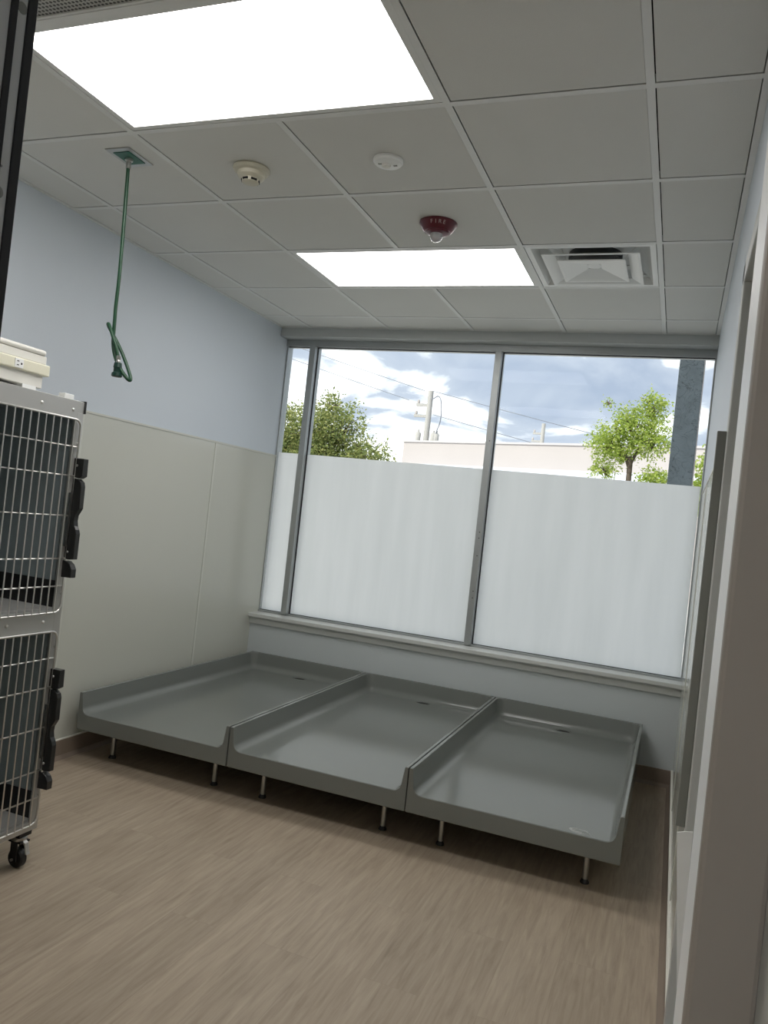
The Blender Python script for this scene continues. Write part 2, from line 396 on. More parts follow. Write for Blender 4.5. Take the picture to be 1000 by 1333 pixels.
# perforated return grille
t = thing('return_grille', (T, -1.5*T, H), 'perforated grey return air grille in the ceiling before the near light panel', 'vent')
f = MB(); x0, x1, y0, y1 = 0.0, 2*T, -2*T, -T; a, w = 0.0135, 0.022
f.box(x0+a, x1-a, y0+a, y0+w, H+0.001, H+0.03).box(x0+a, x1-a, y1-w, y1-a, H+0.001, H+0.03).box(x0+a, x0+w, y0+w, y1-w, H+0.001, H+0.03).box(x1-w, x1-a, y0+w, y1-w, H+0.001, H+0.03)
f.box(T-0.02, T+0.02, y0+w, y1-w, H+0.001, H+0.03)
f.build('grille_frame', 'tee', t)
box('perforated_plate', 'perf', x0+w, x1-w, y0+w, y1-w, H+0.006, H+0.009, t)

# ------------------------------------------------------------------ square air diffuser
cx, cy = 2.5*T, 2.5*T
t = thing('air_diffuser', (cx, cy, H), 'white square stepped air diffuser in the ceiling beside the far light panel', 'vent')
def sq(s, z, c=(cx, cy)): return [(c[0]-s, c[1]-s, z), (c[0]+s, c[1]-s, z), (c[0]+s, c[1]+s, z), (c[0]-s, c[1]+s, z)]
def sqloft(prof):
    m = MB(); vs = []
    for s_, z in prof: vs += sq(s_, z)
    fs = []
    for i in range(len(prof)-1):
        for k in range(4): fs.append((i*4+k, i*4+(k+1)%4, (i+1)*4+(k+1)%4, (i+1)*4+k))
    return m.add(vs, fs)
sqloft([(0.290, H+0.03), (0.290, H+0.001), (0.265, H+0.001), (0.245, H+0.030), (0.245, H+0.034), (0.290, H+0.034), (0.290, H+0.03)]).build('diffuser_frame', 'vent', t)
sqloft([(0.244, H+0.032), (0.205, H+0.060), (0.150, H+0.060), (0.150, H+0.064), (0.21, H+0.064), (0.25, H+0.034), (0.244, H+0.032)]).build('back_pan', 'vent', t)
MB().lathe([(0.124, H+0.0645), (0.218, H+0.0645), (0.218, H+0.067), (0.124, H+0.067), (0.124, H+0.0645)], (cx, cy, 0), 40).build('neck_plate', 'vent', t)
def louver(s_, z, d, back): 
    return sqloft([(s_, z), (s_-0.012, z), (s_-0.03, z+0.006), (back, z+d), (back, z+d+0.003), (s_-0.03, z+0.01), (s_, z+0.004), (s_, z)])
louver(0.222, H-0.012, 0.016, 0.165).build('louver', 'vent', t)
sqloft([(0.156, H-0.018), (0.146, H-0.018), (0.125, H-0.014), (0.035, H+0.006), (0.03, H+0.006), (0.03, H+0.009), (0.156, H-0.014), (0.156, H-0.018)]).build('center_louver', 'vent', t)
MB().lathe([(0.0, H+0.007), (0.035, H+0.007), (0.035, H+0.014), (0.0, H+0.014)], (cx, cy, 0), 20).build('center_cap', 'vent', t)
MB().lathe([(0.122, H+0.030), (0.122, H+0.22), (0.0, H+0.22), (0.0, H+0.225), (0.127, H+0.225), (0.127, H+0.030), (0.122, H+0.030)], (cx, cy, 0), 32).build('duct_collar', 'duct', t, smooth=40)
for sx, sy in ((-1,-1),(1,-1),(1,1),(-1,1)):
    MB().tube([(cx+sx*0.24, cy+sy*0.24, H+0.05), (cx+sx*0.15, cy+sy*0.15, H-0.006)], 0.003, 6).build('corner_strut', 'vent', t)

# ------------------------------------------------------------------ ceiling devices
# smoke detector
c = (0.318, 0.325, H)
t = thing('smoke_detector', c, 'yellowed ivory smoke detector on a ceiling tile near the hose', 'smoke detector')
MB().lathe([(0.0, 0), (0.072, 0), (0.074, -0.006), (0.068, -0.016), (0.058, -0.020), (0.0, -0.020)], c, 36).build('mounting_base', 'smoke', t, smooth=35)
MB().lathe([(0.0, -0.020), (0.055, -0.020), (0.053, -0.034), (0.047, -0.040), (0.036, -0.044), (0.034, -0.056), (0.024, -0.060), (0.0, -0.060)], c, 36).build('sensor_head', 'smoke', t, smooth=35)
m = MB()
for a in range(6):
    an = -PI/2-0.1+a*PI/3
    d = Vector((math.cos(an), math.sin(an), 0)); p = Vector((-d.y, d.x, 0))
    q = [Vector(c)+d*r_+p*w_+Vector((0,0,z)) for z in (-0.0545, -0.0465) for r_ in (0.030, 0.0358) for w_ in (-0.012, 0.012)]
    m.add(q, [(0,1,3,2),(4,6,7,5),(0,4,5,1),(2,3,7,6),(0,2,6,4),(1,5,7,3)])
m.build('sensing_slot', 'black', t)
# small round white sensor
c = (0.897, 0.328, H)
t = thing('ceiling_sensor', c, 'small flat white round sensor on the ceiling, between the smoke detector and fire strobe', 'sensor')
MB().lathe([(0.0, 0), (0.056, 0), (0.056, -0.008), (0.050, -0.015), (0.030, -0.0185), (0.0, -0.019)], c, 36).build('sensor_body', 'white_pl', t, smooth=35)
MB().lathe([(0.0, -0.018), (0.018, -0.0185), (0.015, -0.026), (0.0, -0.029)], (c[0]-0.006, c[1], c[2]), 24).build('sensor_eye', 'cream_pale', t, smooth=50)
for dx, dy in ((-0.026, -0.012), (0.026, 0.010)): box('indicator_mark', 'guard', c[0]+dx-0.007, c[0]+dx+0.007, c[1]+dy-0.004, c[1]+dy+0.004, H-0.0195, H-0.016, t)
# fire strobe
c = (0.912, 0.925, H)
t = thing('fire_strobe', c, 'maroon round fire alarm strobe with clear dome on the ceiling', 'fire alarm')
MB().lathe([(0.0, 0), (0.084, 0), (0.084, -0.006), (0.066, -0.034), (0.058, -0.040), (0.0, -0.040)], c, 40).build('alarm_body', 'red', t, smooth=28)
MB().lathe([(0.0, -0.040), (0.051, -0.040), (0.050, -0.045), (0.034, -0.050), (0.0, -0.050)], c, 36).build('speaker_ring', 'red', t, smooth=30)
MB().lathe([(0.0, -0.048), (0.027, -0.050), (0.0275, -0.062), (0.0255, -0.071), (0.021, -0.078), (0.013, -0.083), (0.006, -0.085), (0.0, -0.0855)], (c[0]-0.002, c[1]-0.006, c[2]), 28).build('strobe_lens', 'lens', t, smooth=50)
# FIRE lettering laid around the near side of the cone
n_in = Vector((0, -0.030, -0.018)).normalized()      # outward normal of the cone on its near side is (-y, -z)
for k, ch in enumerate('FIRE'):
    an = -PI/2+0.10+(k-0.75)*0.245
    tc_ = bpy.data.curves.new('letter', 'FONT'); tc_.body = ch; tc_.size = 0.023; tc_.align_x = 'CENTER'; tc_.align_y = 'CENTER'; tc_.extrude = 0.0006
    to = bpy.data.objects.new('tmp_letter', tc_); COL.objects.link(to)
    bpy.context.view_layer.update()
    me = bpy.data.meshes.new_from_object(to.evaluated_get(bpy.context.evaluated_depsgraph_get()))
    bpy.data.objects.remove(to)
    rad = Vector((math.cos(an), math.sin(an), 0)); tan = Vector((-math.sin(an), math.cos(an), 0))
    slope = Vector((rad.x*0.018, rad.y*0.018, 0.030)).normalized()     # up the cone towards the ceiling
    nrm = tan.cross(slope).normalized()
    pos = rad*0.0765+Vector((0,0,-0.0195))+nrm*0.0006
    R3 = Matrix((tan, slope, nrm)).transposed().to_4x4(); R3.translation = pos
    me.transform(R3); me.materials.clear(); me.materials.append(M['letter'])
    lo = bpy.data.objects.new('letter', me); COL.objects.link(lo); lo.parent = t

# green hose drop
px, py = -0.148, 0.165
t = thing('hose_drop', (px, py, H), 'green hose hanging from a steel ceiling plate, looped at its end', 'hose')
pl = box('ceiling_plate', 'steel', px-0.058, px+0.058, py-0.075, py+0.075, H-0.004, H+0.001, t, bevel=0.001)
box('green_plate', 'green_plate', px-0.038, px+0.038, py-0.050, py+0.050, H-0.0065, H-0.0038, pl)
hx, hy = px-0.005, py+0.005
MB().lathe([(0.0, -0.004), (0.016, -0.004), (0.016, -0.014), (0.010, -0.018), (0.010, -0.045), (0.0, -0.045)], (hx, hy, H), 16).build('fitting', 'steel', t, smooth=35)
def smooth_path(p, it=2):
    for _ in range(it):
        q = [p[0]]
        for i in range(len(p)-1): q += [p[i]*0.75+p[i+1]*0.25, p[i]*0.25+p[i+1]*0.75]
        q.append(p[-1]); p = q
    return p
main = [Vector(p) for p in ((hx, hy, H-0.04), (-0.150, 0.17, 2.62), (-0.1459, 0.17, 2.5423), (-0.1397, 0.17, 2.388), (-0.1356, 0.17, 2.2493),
    (-0.1373, 0.17, 2.1416), (-0.1352, 0.17, 2.1035), (-0.1335, 0.17, 2.0578), (-0.1326, 0.17, 2.0223), (-0.1215, 0.1611, 1.9874), (-0.1072, 0.1581, 1.9517),
    (-0.0883, 0.158, 1.917), (-0.069, 0.1595, 1.8915), (-0.0514, 0.1639, 1.8706), (-0.0374, 0.17, 1.8561), (-0.0329, 0.1791, 1.8536), (-0.0381, 0.1852, 1.8667),
    (-0.0532, 0.1867, 1.8942), (-0.0715, 0.1866, 1.9265), (-0.0933, 0.1865, 1.9613), (-0.1164, 0.1864, 1.9938), (-0.1374, 0.1863, 2.0213), (-0.1556, 0.1833, 2.0457),
    (-0.1645, 0.1759, 2.064), (-0.1637, 0.1671, 2.0739), (-0.1521, 0.1583, 2.0716), (-0.1379, 0.1538, 2.0534), (-0.1216, 0.1505, 2.028), (-0.1059, 0.1495, 2.0006),
    (-0.0959, 0.1515, 1.976), (-0.0898, 0.154, 1.9564), (-0.0860, 0.155, 1.944))]
MB().tube(smooth_path(main), 0.0072, 10).build('hose', 'hose', t, smooth=60)
e2 = Vector((-0.0815, 0.155, 1.929))
MB().lathe([(0.0, 0.016), (0.009, 0.016), (0.009, 0.004), (0.007, 0.0), (0.009, -0.006), (0.009, -0.014), (0.0, -0.014)], e2, 14).build('brass_fitting', 'steel', t, smooth=35)
MB().lathe([(0.0, -0.012), (0.014, -0.012), (0.0165, -0.030), (0.0145, -0.033), (0.0145, -0.048), (0.020, -0.053), (0.021, -0.064), (0.018, -0.067), (0.0, -0.067)], e2, 18).build('quick_connector', 'dark_green', t, smooth=35)

# ------------------------------------------------------------------ window
wn = thing('window_1', (0.65, 2.86, 0.62), 'wide aluminium storefront window with frosted lower half', 'window', kind='structure')
fy0, fy1 = 2.82, 2.93
f = MB()
f.box(XL, XR, 2.845, fy1, 2.632, 2.683)                # head
f.box(XL, XR, 2.845, fy1, 0.60, 0.640)                 # bottom rail
f.box(XL, XL+0.010, 2.855, fy1, 0.640, 2.632)          # left edge
f.box(XR-0.010, XR, 2.855, fy1, 0.640, 2.632)
f.build('window_frame', 'alu', wn, bevel=0.0015)
MULL = [(-0.642, -0.597), (0.759, 0.804)]
for k, (a, b) in enumerate(MULL):
    mo = box('mullion', 'alu', a, b, fy0, fy1, 0.640, 2.632, wn, bevel=0.002)
    box('gasket', 'gasket', b, b+0.006, 2.866, 2.876, 0.640, 2.632, mo)
    if k == 1:
        for z in (2.02, 1.40, 1.36, 1.24, 1.00, 0.955):
            MB().lathe([(0.0, 0), (0.0035, 0), (0.0035, -0.0015), (0.0, -0.0015)], ((a+b)/2+0.004, fy0, z), 10, 'y').build('screw', 'gasket', mo)
for a, b in ((XL+0.010, MULL[0][0]), (MULL[0][1], MULL[1][0]), (MULL[1][1], XR-0.010)):
    box('pane', 'glass', a, b, 2.880, 2.886, 0.640, 2.632, wn)
    MB().add([(a+0.004, 2.878, 0.642), (b-0.004, 2.878, 0.642), (b-0.004, 2.878, 1.832), (a+0.004, 2.878, 1.832)], [(0,1,2,3)]).build('frosted_film', 'film', wn)
for a, b in ((MULL[0][1], MULL[1][0]), (MULL[1][1], XR-0.010), (XL+0.010, MULL[0][0])):
    box('top_gasket', 'gasket', a, b, 2.866, 2.878, 2.627, 2.632, wn)
    box('bottom_gasket', 'gasket', a, b, 2.866, 2.877, 0.640, 0.6435, wn)
# interior header trim and window stool
tag(MB().box(XL, XR, YB-0.012, YB+0.10, 2.680, 2.742).build('trim_1', 'alu_light', bevel=0.002), 'grey painted header trim between the ceiling and the window', 'trim', kind='structure')
st = MB()
st.box(XL, XR, 2.705, 2.845, 0.603, 0.627)
st.prism([(2.705,0.603),(2.733,0.603),(2.733,0.59),(2.72,0.59)], 'x', XL, XR)
st.box(XL, XR, 2.734, YB, 0.548, 0.603)
tag(st.build('trim_2', 'stool', bevel=0.004), 'white window sill along the bottom of the window', 'window sill', kind='structure')

# ------------------------------------------------------------------ raised kennel beds
W, D, ZT, ZF, ZB = 0.906, 1.755, 0.352, 0.240, 0.158
def make_pan():
    tw, tb, rc = 0.016, 0.025, 0.045
    r = 0.04
    ds = [0.0, 0.003, 0.008, 0.013, 0.016, 0.019, 0.022, 0.025]
    for k in range(1, 8): ds.append(tb+r*(1-math.cos(k*PI/2/7))) 
    ds += [0.10, 0.16]
    def h(d):
        if d <= 0: return ZT-0.002
        if d < 0.003: return ZT-0.002+0.002*d/0.003
        if d <= 0.013: return ZT
        if d <= tw: return ZT-0.002*(d-0.013)/0.003
        if d <= tb: 
            q = (d-tw)/(tb-tw); return (ZT-0.002)+(ZF+r-ZT+0.002)*q
        if d <= tb+r:
            x = d-tb; return ZF+r-math.sqrt(max(0, r*r-(r-x)**2))
        return ZF
    us = [d for d in ds]+[0.30, W/2, W-0.30]+[W-d for d in ds[::-1]]
    vs_ = [0.0, 0.004]+[0.05, 0.3, 0.6, 0.9, 1.2, 1.45]+[D-d for d in ds[::-1]]
    us = sorted(set(round(u, 6) for u in us)); vs_ = sorted(set(round(v, 6) for v in vs_))
    rp = 0.055
    def hh(u, v):
        a = min(u, W-u); b = D-v
        q = rp+tw*0
        if a < q+tw and b < q+tw and a > tw*0 and b > 0:
            a2, b2 = q+tw-a, q+tw-b
            d = q+tw-math.hypot(a2, b2)
            d = max(d, 0.004)
        else: d = min(a, b)
        z = h(d)
        if v == 0.0: z -= 0.003
        return z
    m = MB(); nu, nv = len(us), len(vs_)
    V = [(u-W/2, v-D/2, hh(u, v)) for v in vs_ for u in us]
    F = [(j*nu+i, j*nu+i+1, (j+1)*nu+i+1, (j+1)*nu+i) for j in range(nv-1) for i in range(nu-1)]
    m.add(V, F)
    # outer skirt and underside
    border = [(i, 0) for i in range(nu)]+[(nu-1, j) for j in range(1, nv)]+[(i, nv-1) for i in range(nu-2, -1, -1)]+[(0, j) for j in range(nv-2, 0, -1)]
    top = [V[j*nu+i] for i, j in border]; n = len(top)
    mid = [(x*1.0, y, ZB+0.004) for x, y, z in top]
    bot = [(x*0.994, y*0.997, ZB) for x, y, z in top]
    m.add(top+mid+bot, [(k, (k+1)%n, n+(k+1)%n, n+k) for k in range(n)]+[(n+k, n+(k+1)%n, 2*n+(k+1)%n, 2*n+k) for k in range(n)]+[tuple(2*n+k for k in range(n))])
    return m
bx = [-0.330, 0.583, 1.494]; byc = 0.965+D/2
bed = thing('dog_bed', (bx[0], byc, 0), 'grey moulded raised kennel bed in the left corner against the cream wall panels', 'dog bed', 'raised kennel beds in a row under the window')
pan = make_pan().build('pan', 'bed', bed, smooth=32, local=True)
dy = 2.615-byc
ring = MB(); n = 28
ri = [(0.050, 0.036, ZF+0.0005), (0.047, 0.033, ZF+0.003), (0.041, 0.028, ZF+0.003), (0.039, 0.027, ZF+0.0006)]
vv = [(a*math.cos(2*PI*k/n), dy+b*math.sin(2*PI*k/n), z) for a, b, z in ri for k in range(n)]
ring.add(vv, [(i*n+k, i*n+(k+1)%n, (i+1)*n+(k+1)%n, (i+1)*n+k) for i in range(3) for k in range(n)])
dr = ring.build('drain', 'bed', bed, smooth=60, local=True)
hole = MB(); hole.add([(0.040*math.cos(2*PI*k/n), dy+0.0275*math.sin(2*PI*k/n), ZF+0.0009) for k in range(n)], [tuple(range(n))])
hole.build('drain_hole', 'black', dr, local=True)
for sx in (-0.317, 0.317):
    for y in (1.105, 2.52):
        yy = y-byc
        lg = MB().lathe([(0.0, ZB+0.002), (0.0125, ZB+0.002), (0.0125, 0.016), (0.0, 0.016)], (sx, yy, 0), 18).build('leg', 'steel', bed, smooth=40, local=True)
        MB().lathe([(0.0, 0.018), (0.013, 0.018), (0.0145, 0.012), (0.019, 0.006), (0.019, 0.0), (0.0, 0.0)], (sx, yy, 0), 18).build('foot', 'rubber', lg, smooth=40, local=True)
b2 = dup(bed, (bx[1], byc, 0), 'grey moulded raised kennel bed in the middle of the row, between two others')
b3 = dup(bed, (bx[2], byc, 0), 'grey moulded raised kennel bed at the right end, pale scuff on its front corner')
# pale scuff on the front corner of the right bed
sm = MB(); rs = random.Random(3)
for k in range(5):
    cx0, cy0 = rs.uniform(-0.012, 0.012), rs.uniform(-0.012, 0.012); a0 = rs.uniform(0, 6.28)
    sm.tube([(0.285+cx0+0.032*math.cos(a0+j*0.45), -D/2+0.040+cy0+0.018*math.sin(a0+j*0.45), ZF+0.0004) for j in range(6)], 0.0009, 5)
so = sm.build('scuff', 'white_pl', b3, local=True); so['label'] = 'pale scuff mark'

# ------------------------------------------------------------------ stainless cage bank
FX, Y1, Y0 = -0.08, 0.0, -0.93       # front plane, far end, near end
BXk = -0.80
cg = thing('cage_bank', (-0.44, -0.46, 0), 'stacked pair of stainless steel animal cages on casters by the left wall', 'animal cage')
ZC0, ZC1, ZM0, ZM1 = 0.138, 1.733, 0.872, 0.955
# outer shell
sh = MB()
sh.box(BXk, FX-0.012, Y1-0.012, Y1, ZC0, ZC1).box(BXk, FX-0.012, Y0, Y0+0.012, ZC0, ZC1).box(BXk, BXk+0.012, Y0, Y1, ZC0, ZC1).box(BXk, FX-0.012, Y0, Y1, ZC1-0.012, ZC1)
sh.build('shell', 'steel_frame', cg)
fr = MB()
fr.box(FX-0.014, FX, Y0, Y1, 1.664, ZC1).box(FX-0.014, FX, Y0, Y1, ZM0, ZM1).box(FX-0.014, FX, Y0, Y1, ZC0, 0.170)
fr.box(FX-0.014, FX+0.0004, Y1-0.034, Y1, ZC0, 1.69).box(FX-0.014, FX+0.0004, Y0, Y0+0.034, ZC0, 1.69)
fo = fr.build('front_frame', 'steel_frame', cg, bevel=0.0015)
for y, z in ((-0.055, 1.697), (-0.205, 1.697), (-0.086, 0.915), (-0.25, 0.915), (-0.014, 1.575), (-0.014, 1.018), (-0.014, 0.82), (-0.014, 0.27)):
    MB().lathe([(0.0065, 0), (0.006, 0.003), (0.003, 0.005), (0.0, 0.0055)], (FX, y, z), 12, 'x').build('screw', 'wire', fo, smooth=50)
box('corner_cap', 'rubber', FX-0.04, FX+0.004, Y1-0.002, Y1+0.006, 1.690, ZC1+0.003, cg)
# interiors
for z0, z1 in ((0.172, 0.872), (0.957, 1.70)):
    li = MB()
    li.box(BXk+0.012, FX-0.03, Y1-0.022, Y1-0.014, z0+0.105, z1).box(BXk+0.012, BXk+0.02, Y0+0.014, Y1-0.014, z0+0.105, z1)
    li.box(BXk+0.012, FX-0.03, Y0+0.014, Y0+0.022, z0+0.105, z1).box(BXk+0.012, FX-0.03, Y0+0.014, Y1-0.014, z1-0.008, z1)
    lo = li.build('lining', 'slate', cg); lo['label'] = 'slate grey cage lining'
    ld = MB()
    ld.box(BXk+0.012, FX-0.02, Y1-0.024, Y1-0.014, z0, z0+0.105).box(BXk+0.012, BXk+0.022, Y0+0.014, Y1-0.014, z0, z0+0.105).box(BXk+0.012, FX-0.02, Y0+0.014, Y0+0.024, z0, z0+0.105)
    lo2 = ld.build('kick_strip', 'slate_dark', cg); lo2['label'] = 'black strip along the foot of the lining'
    box('tray', 'tray', BXk+0.014, FX-0.016, Y0+0.016, Y1-0.026, z0-0.012, z0+0.006, cg)
# doors
def door(z0, z1):
    y0, y1 = Y0+0.045, -0.018
    dx = FX+0.010
    d = thing('door', (0,0,0), None, None); d.parent = cg; d.location = Vector((dx, (y0+y1)/2, z0))-Vector(cg.location)
    r = 0.03; pts = []
    for cyk, czk, a0 in ((y1-r, z1-r, 0), (y0+r, z1-r, PI/2), (y0+r, z0+r, PI), (y1-r, z0+r, 1.5*PI)):
        for k in range(6):
            a = a0+k*PI/2/5; pts.append((dx, cyk+r*math.cos(a), czk+r*math.sin(a)))
    MB().tube(pts, 0.0045, 8, closed=True).build('door_rim', 'wire', d, smooth=60)
    bars = MB(); y = y1-0.034
    while y > y0+0.01:
        bars.tube([(dx+0.002, y, z0), (dx+0.002, y, z1)], 0.0029, 6); y -= 0.0345
    for q in (0.10, 0.208, 0.356, 0.515, 0.617):
        bars.tube([(dx-0.003, y0-0.004, z1-q), (dx-0.003, y1+0.006, z1-q)], 0.0032, 6)
    bars.build('door_bars', 'wire', d, smooth=60)
    # latch assembly, black, along the free edge
    ya, yb = -0.022, 0.010
    la = thing('latch', (0,0,0), None, None); la.parent = cg; la.location = Vector((FX, -0.01, z1-0.30))-Vector(cg.location)
    k1 = MB().box(FX, FX+0.045, ya, ya+0.026, z1-0.206, z1-0.141)
    k1.prism([(FX, z1-0.206), (FX+0.045, z1-0.206), (FX+0.03, z1-0.215), (FX, z1-0.212)], 'y', ya, ya+0.026).build('keeper', 'latch', la, bevel=0.002)
    prof = [(FX+0.004, z1-0.215), (FX+0.026, z1-0.217), (FX+0.042, z1-0.228), (FX+0.047, z1-0.245), (FX+0.048, z1-0.325), (FX+0.041, z1-0.338), (FX+0.032, z1-0.352),
            (FX+0.030, z1-0.372), (FX+0.034, z1-0.392), (FX+0.042, z1-0.405), (FX+0.047, z1-0.42), (FX+0.047, z1-0.515), (FX+0.02, z1-0.518), (FX+0.004, z1-0.515)]
    MB().prism(prof, 'y', ya, ya+0.022).build('handle', 'latch', la, bevel=0.002)
    box('rod', 'wire', FX+0.004, FX+0.012, ya-0.012, ya-0.004, z1-0.47, z1-0.27, la)
    MB().prism([(FX, z1-0.522), (FX+0.02, z1-0.524), (FX+0.036, z1-0.535), (FX+0.046, z1-0.552), (FX+0.046, z1-0.583), (FX, z1-0.585)], 'y', ya-0.002, ya+0.024).build('catch', 'latch', la, bevel=0.002)
    for zz in (z1-0.168, z1-0.49): MB().lathe([(0.0, 0), (0.005, 0), (0.004, -0.003), (0.0, -0.003)], (FX+0.016, ya, zz), 10, 'y').build('latch_screw', 'wire', la)
door(0.948, 1.663); door(0.163, 0.878)
# casters
def caster(x, y):
    c = thing('caster', (0,0,0), None, None); c.parent = cg; c.location = Vector((x, y, 0))-Vector(cg.location)
    MB().lathe([(0.0, -0.014), (0.030, -0.014), (0.035, -0.009), (0.036, 0.009), (0.031, 0.014), (0.0, 0.014)], (x, y, 0.036), 24, 'y').build('wheel', 'rubber', c, smooth=35)
    fk = MB()
    fk.box(x-0.016, x+0.016, y-0.023, y-0.018, 0.028, 0.098).box(x-0.016, x+0.016, y+0.018, y+0.023, 0.028, 0.098).box(x-0.03, x+0.03, y-0.023, y+0.023, 0.096, 0.103)
    fk.build('fork', 'rubber', c, bevel=0.002)
    MB().lathe([(0.0, 0.103), (0.027, 0.103), (0.028, 0.113), (0.020, 0.122), (0.0, 0.122)], (x, y, 0), 20).build('swivel', 'steel', c, smooth=35)
    MB().tube([(x, y-0.03, 0.036), (x, y+0.03, 0.036)], 0.005, 8).build('axle', 'steel', c)
    MB().prism([(x+0.020, 0.110), (x+0.038, 0.098), (x+0.046, 0.066), (x+0.050, 0.058), (x+0.041, 0.058), (x+0.034, 0.088), (x+0.020, 0.101)], 'y', y-0.009, y+0.009).build('brake_lever', 'steel_frame', c, bevel=0.002)
    box('mount', 'rubber', x-0.028, x+0.028, y-0.028, y+0.028, 0.120, ZC0+0.001, c)
for x, y in ((-0.115, -0.045), (-0.115, -0.885), (-0.76, -0.045), (-0.76, -0.885)): caster(x, y)
box('base_pan', 'steel_frame', BXk, FX-0.014, Y0, Y1, ZC0, ZC0+0.012, cg)

# cream outlet unit on the cage
bz = 0.0
un = thing('outlet_unit', (-0.24, -0.42, ZC1), 'cream plastic unit with an electrical outlet on its rim, standing on the steel cage', 'outlet box')
MB().prism([(-0.66, 1.752), (-0.178, 1.748), (-0.178, 1.800), (-0.66, 1.800)], 'x', -0.40, -0.116).build('lower_body', 'cream_pale', un, bevel=0.003)
rim = box('rim', 'cream_pl', -0.41, -0.104, -0.67, -0.160, 1.793, 1.832, un, bevel=0.004)
box('upper_body', 'cream_pale', -0.40, -0.112, -0.66, -0.172, 1.832, 1.862, un, bevel=0.004)
box('lid', 'cream_pale', -0.405, -0.108, -0.665, -0.178, 1.862, 1.882, un, bevel=0.008)
ol = box('outlet', 'white_pl', -0.106, -0.1015, -0.318, -0.282, 1.797, 1.828, un, bevel=0.001)
for y, z, dy_, dz_ in ((-0.306, 1.819, 0.004, 0.0015), (-0.306, 1.806, 0.004, 0.0015), (-0.291, 1.812, 0.003, 0.003)):
    box('outlet_slot', 'black', -0.103, -0.1008, y-dy_, y+dy_, z-dz_, z+dz_, ol)
for y in (-0.235, -0.58): box('support_foot', 'white_pl', -0.17, -0.115, y-0.03, y+0.03, 1.7335, 1.751, un)
tag(box('plastic_block', 'white_pl', -0.115, -0.085, -0.098, -0.052, ZC1, ZC1+0.018, None, bevel=0.002), 'small white plastic block on the top edge of the steel cage', 'block')

# ------------------------------------------------------------------ doorway in the front wall (we look through it)
d1 = thing('door_1', (1.68, -1.555, 0), 'doorway frame the room is seen through, taupe on the right', 'door', kind='structure')
JN, JF = -1.632, -1.478
jr = MB().box(2.0735, 2.121, JN, JN+0.02, 0, 2.18).box(2.076, 2.12, JN+0.02, JF-0.0, 0, 2.18)
box('right_jamb', 'jamb', 2.0715, 2.121, JN, JN+0.022, 0, 2.18, d1, bevel=0.004)
o = box('right_reveal', 'reveal', 2.0725, 2.120, JN+0.022, JF, 0, 2.18, d1, bevel=0.002); o['label'] = 'pale reveal of the right jamb'
XJ = 1.112                      # reveal of the left jamb
o = box('head', 'jamb', XJ-0.04, 2.121, JN, JF, 2.13, 2.18, d1)
lj = box('left_jamb', 'jamb_grey', XJ-0.045, XJ, JN, JF, 0, 2.13, d1, bevel=0.002); lj['label'] = 'grey left jamb'
g = box('edge_gasket', 'gasket', XJ-0.004, XJ+0.003, JF-0.0135, JF+0.0015, 0, 2.13, d1, bevel=0.001); g['label'] = 'black rubber edge seal'
g2 = box('edge_gasket', 'gasket', XJ-0.004, XJ+0.003, JF-0.041, JF-0.030, 0, 2.13, d1, bevel=0.001); g2['label'] = 'black rubber edge seal'
MB().lathe([(0.0, 0), (0.008, 0), (0.008, 0.001), (0.0, 0.001)], (XJ, JF-0.022, 2.075), 20, 'x').build('hole_plug', 'guard', d1)
MB().lathe([(0.0, 0), (0.002, 0), (0.0015, 0.001), (0.0, 0.001)], (XJ, JF-0.027, 1.852), 10, 'x').build('screw', 'guard', d1)
MB().lathe([(0.0, 0), (0.009, 0), (0.008, 0.003), (0.005, 0.004), (0.0, 0.004)], (XJ, JF-0.029, 1.815), 20, 'x').build('door_bumper', 'guard', d1, smooth=40)

# ------------------------------------------------------------------ doorway in the right wall
d2 = thing('door_2', (2.2, -0.64, 0), 'grey painted door frame in the right wall', 'door', kind='structure')
f = MB()
f.box(2.118, XR+0.15, -0.235, -0.18, 0, 2.152)
f.box(2.118, XR+0.15, -1.10, -1.045, 0, 2.152)
f.box(2.118, XR+0.15, -1.10, -0.18, 2.10, 2.152)
f.build('door_frame', 'rightframe', d2, bevel=0.003)
box('door_leaf', 'rightframe', XR+0.06, XR+0.105, -1.045, -0.235, 0.005, 2.10, d2)
kp = MB().prism([(2.100, 0.742), (2.118, 0.748), (2.136, 0.752), (2.138, 0.50), (2.138, 0.36)], 'y', -0.2400, -0.2346)  # tapered white shape added in place of a bright gleam on the frame
o = kp.build('bright_sliver', 'white_pl', d2); o['label'] = 'white shape low on the frame, standing in for a bright gleam of light'
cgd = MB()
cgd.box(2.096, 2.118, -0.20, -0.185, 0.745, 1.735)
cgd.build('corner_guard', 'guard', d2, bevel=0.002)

# ------------------------------------------------------------------ outdoors
tag(MB().add([(-80, YB+0.2, -0.15), (80, YB+0.2, -0.15), (80, 120, -0.15), (-80, 120, -0.15)], [(0,1,2,3)]).build('ground', 'asphalt'), 'pale paved ground outside the window', 'ground', kind='structure')
# porch column
CY = 5.0
t = thing('porch_column', (1.995, CY, -0.15), 'dark grey stucco column outside the right end of the window', 'column')
MB().box(1.893, 2.098, CY, CY+0.20, -0.15, 4.20).build('shaft', 'stucco', t, bevel=0.006)
box('edge_bead', 'bldg', 2.0985, 2.107, CY-0.004, CY+0.02, -0.15, 4.20, t)
tag(box('porch_roof', 'porch', -6.0, 6.0, YB+0.2, 5.45, 4.20, 4.45), 'flat porch roof over the walkway outside, carried by the dark column', 'roof', kind='structure')

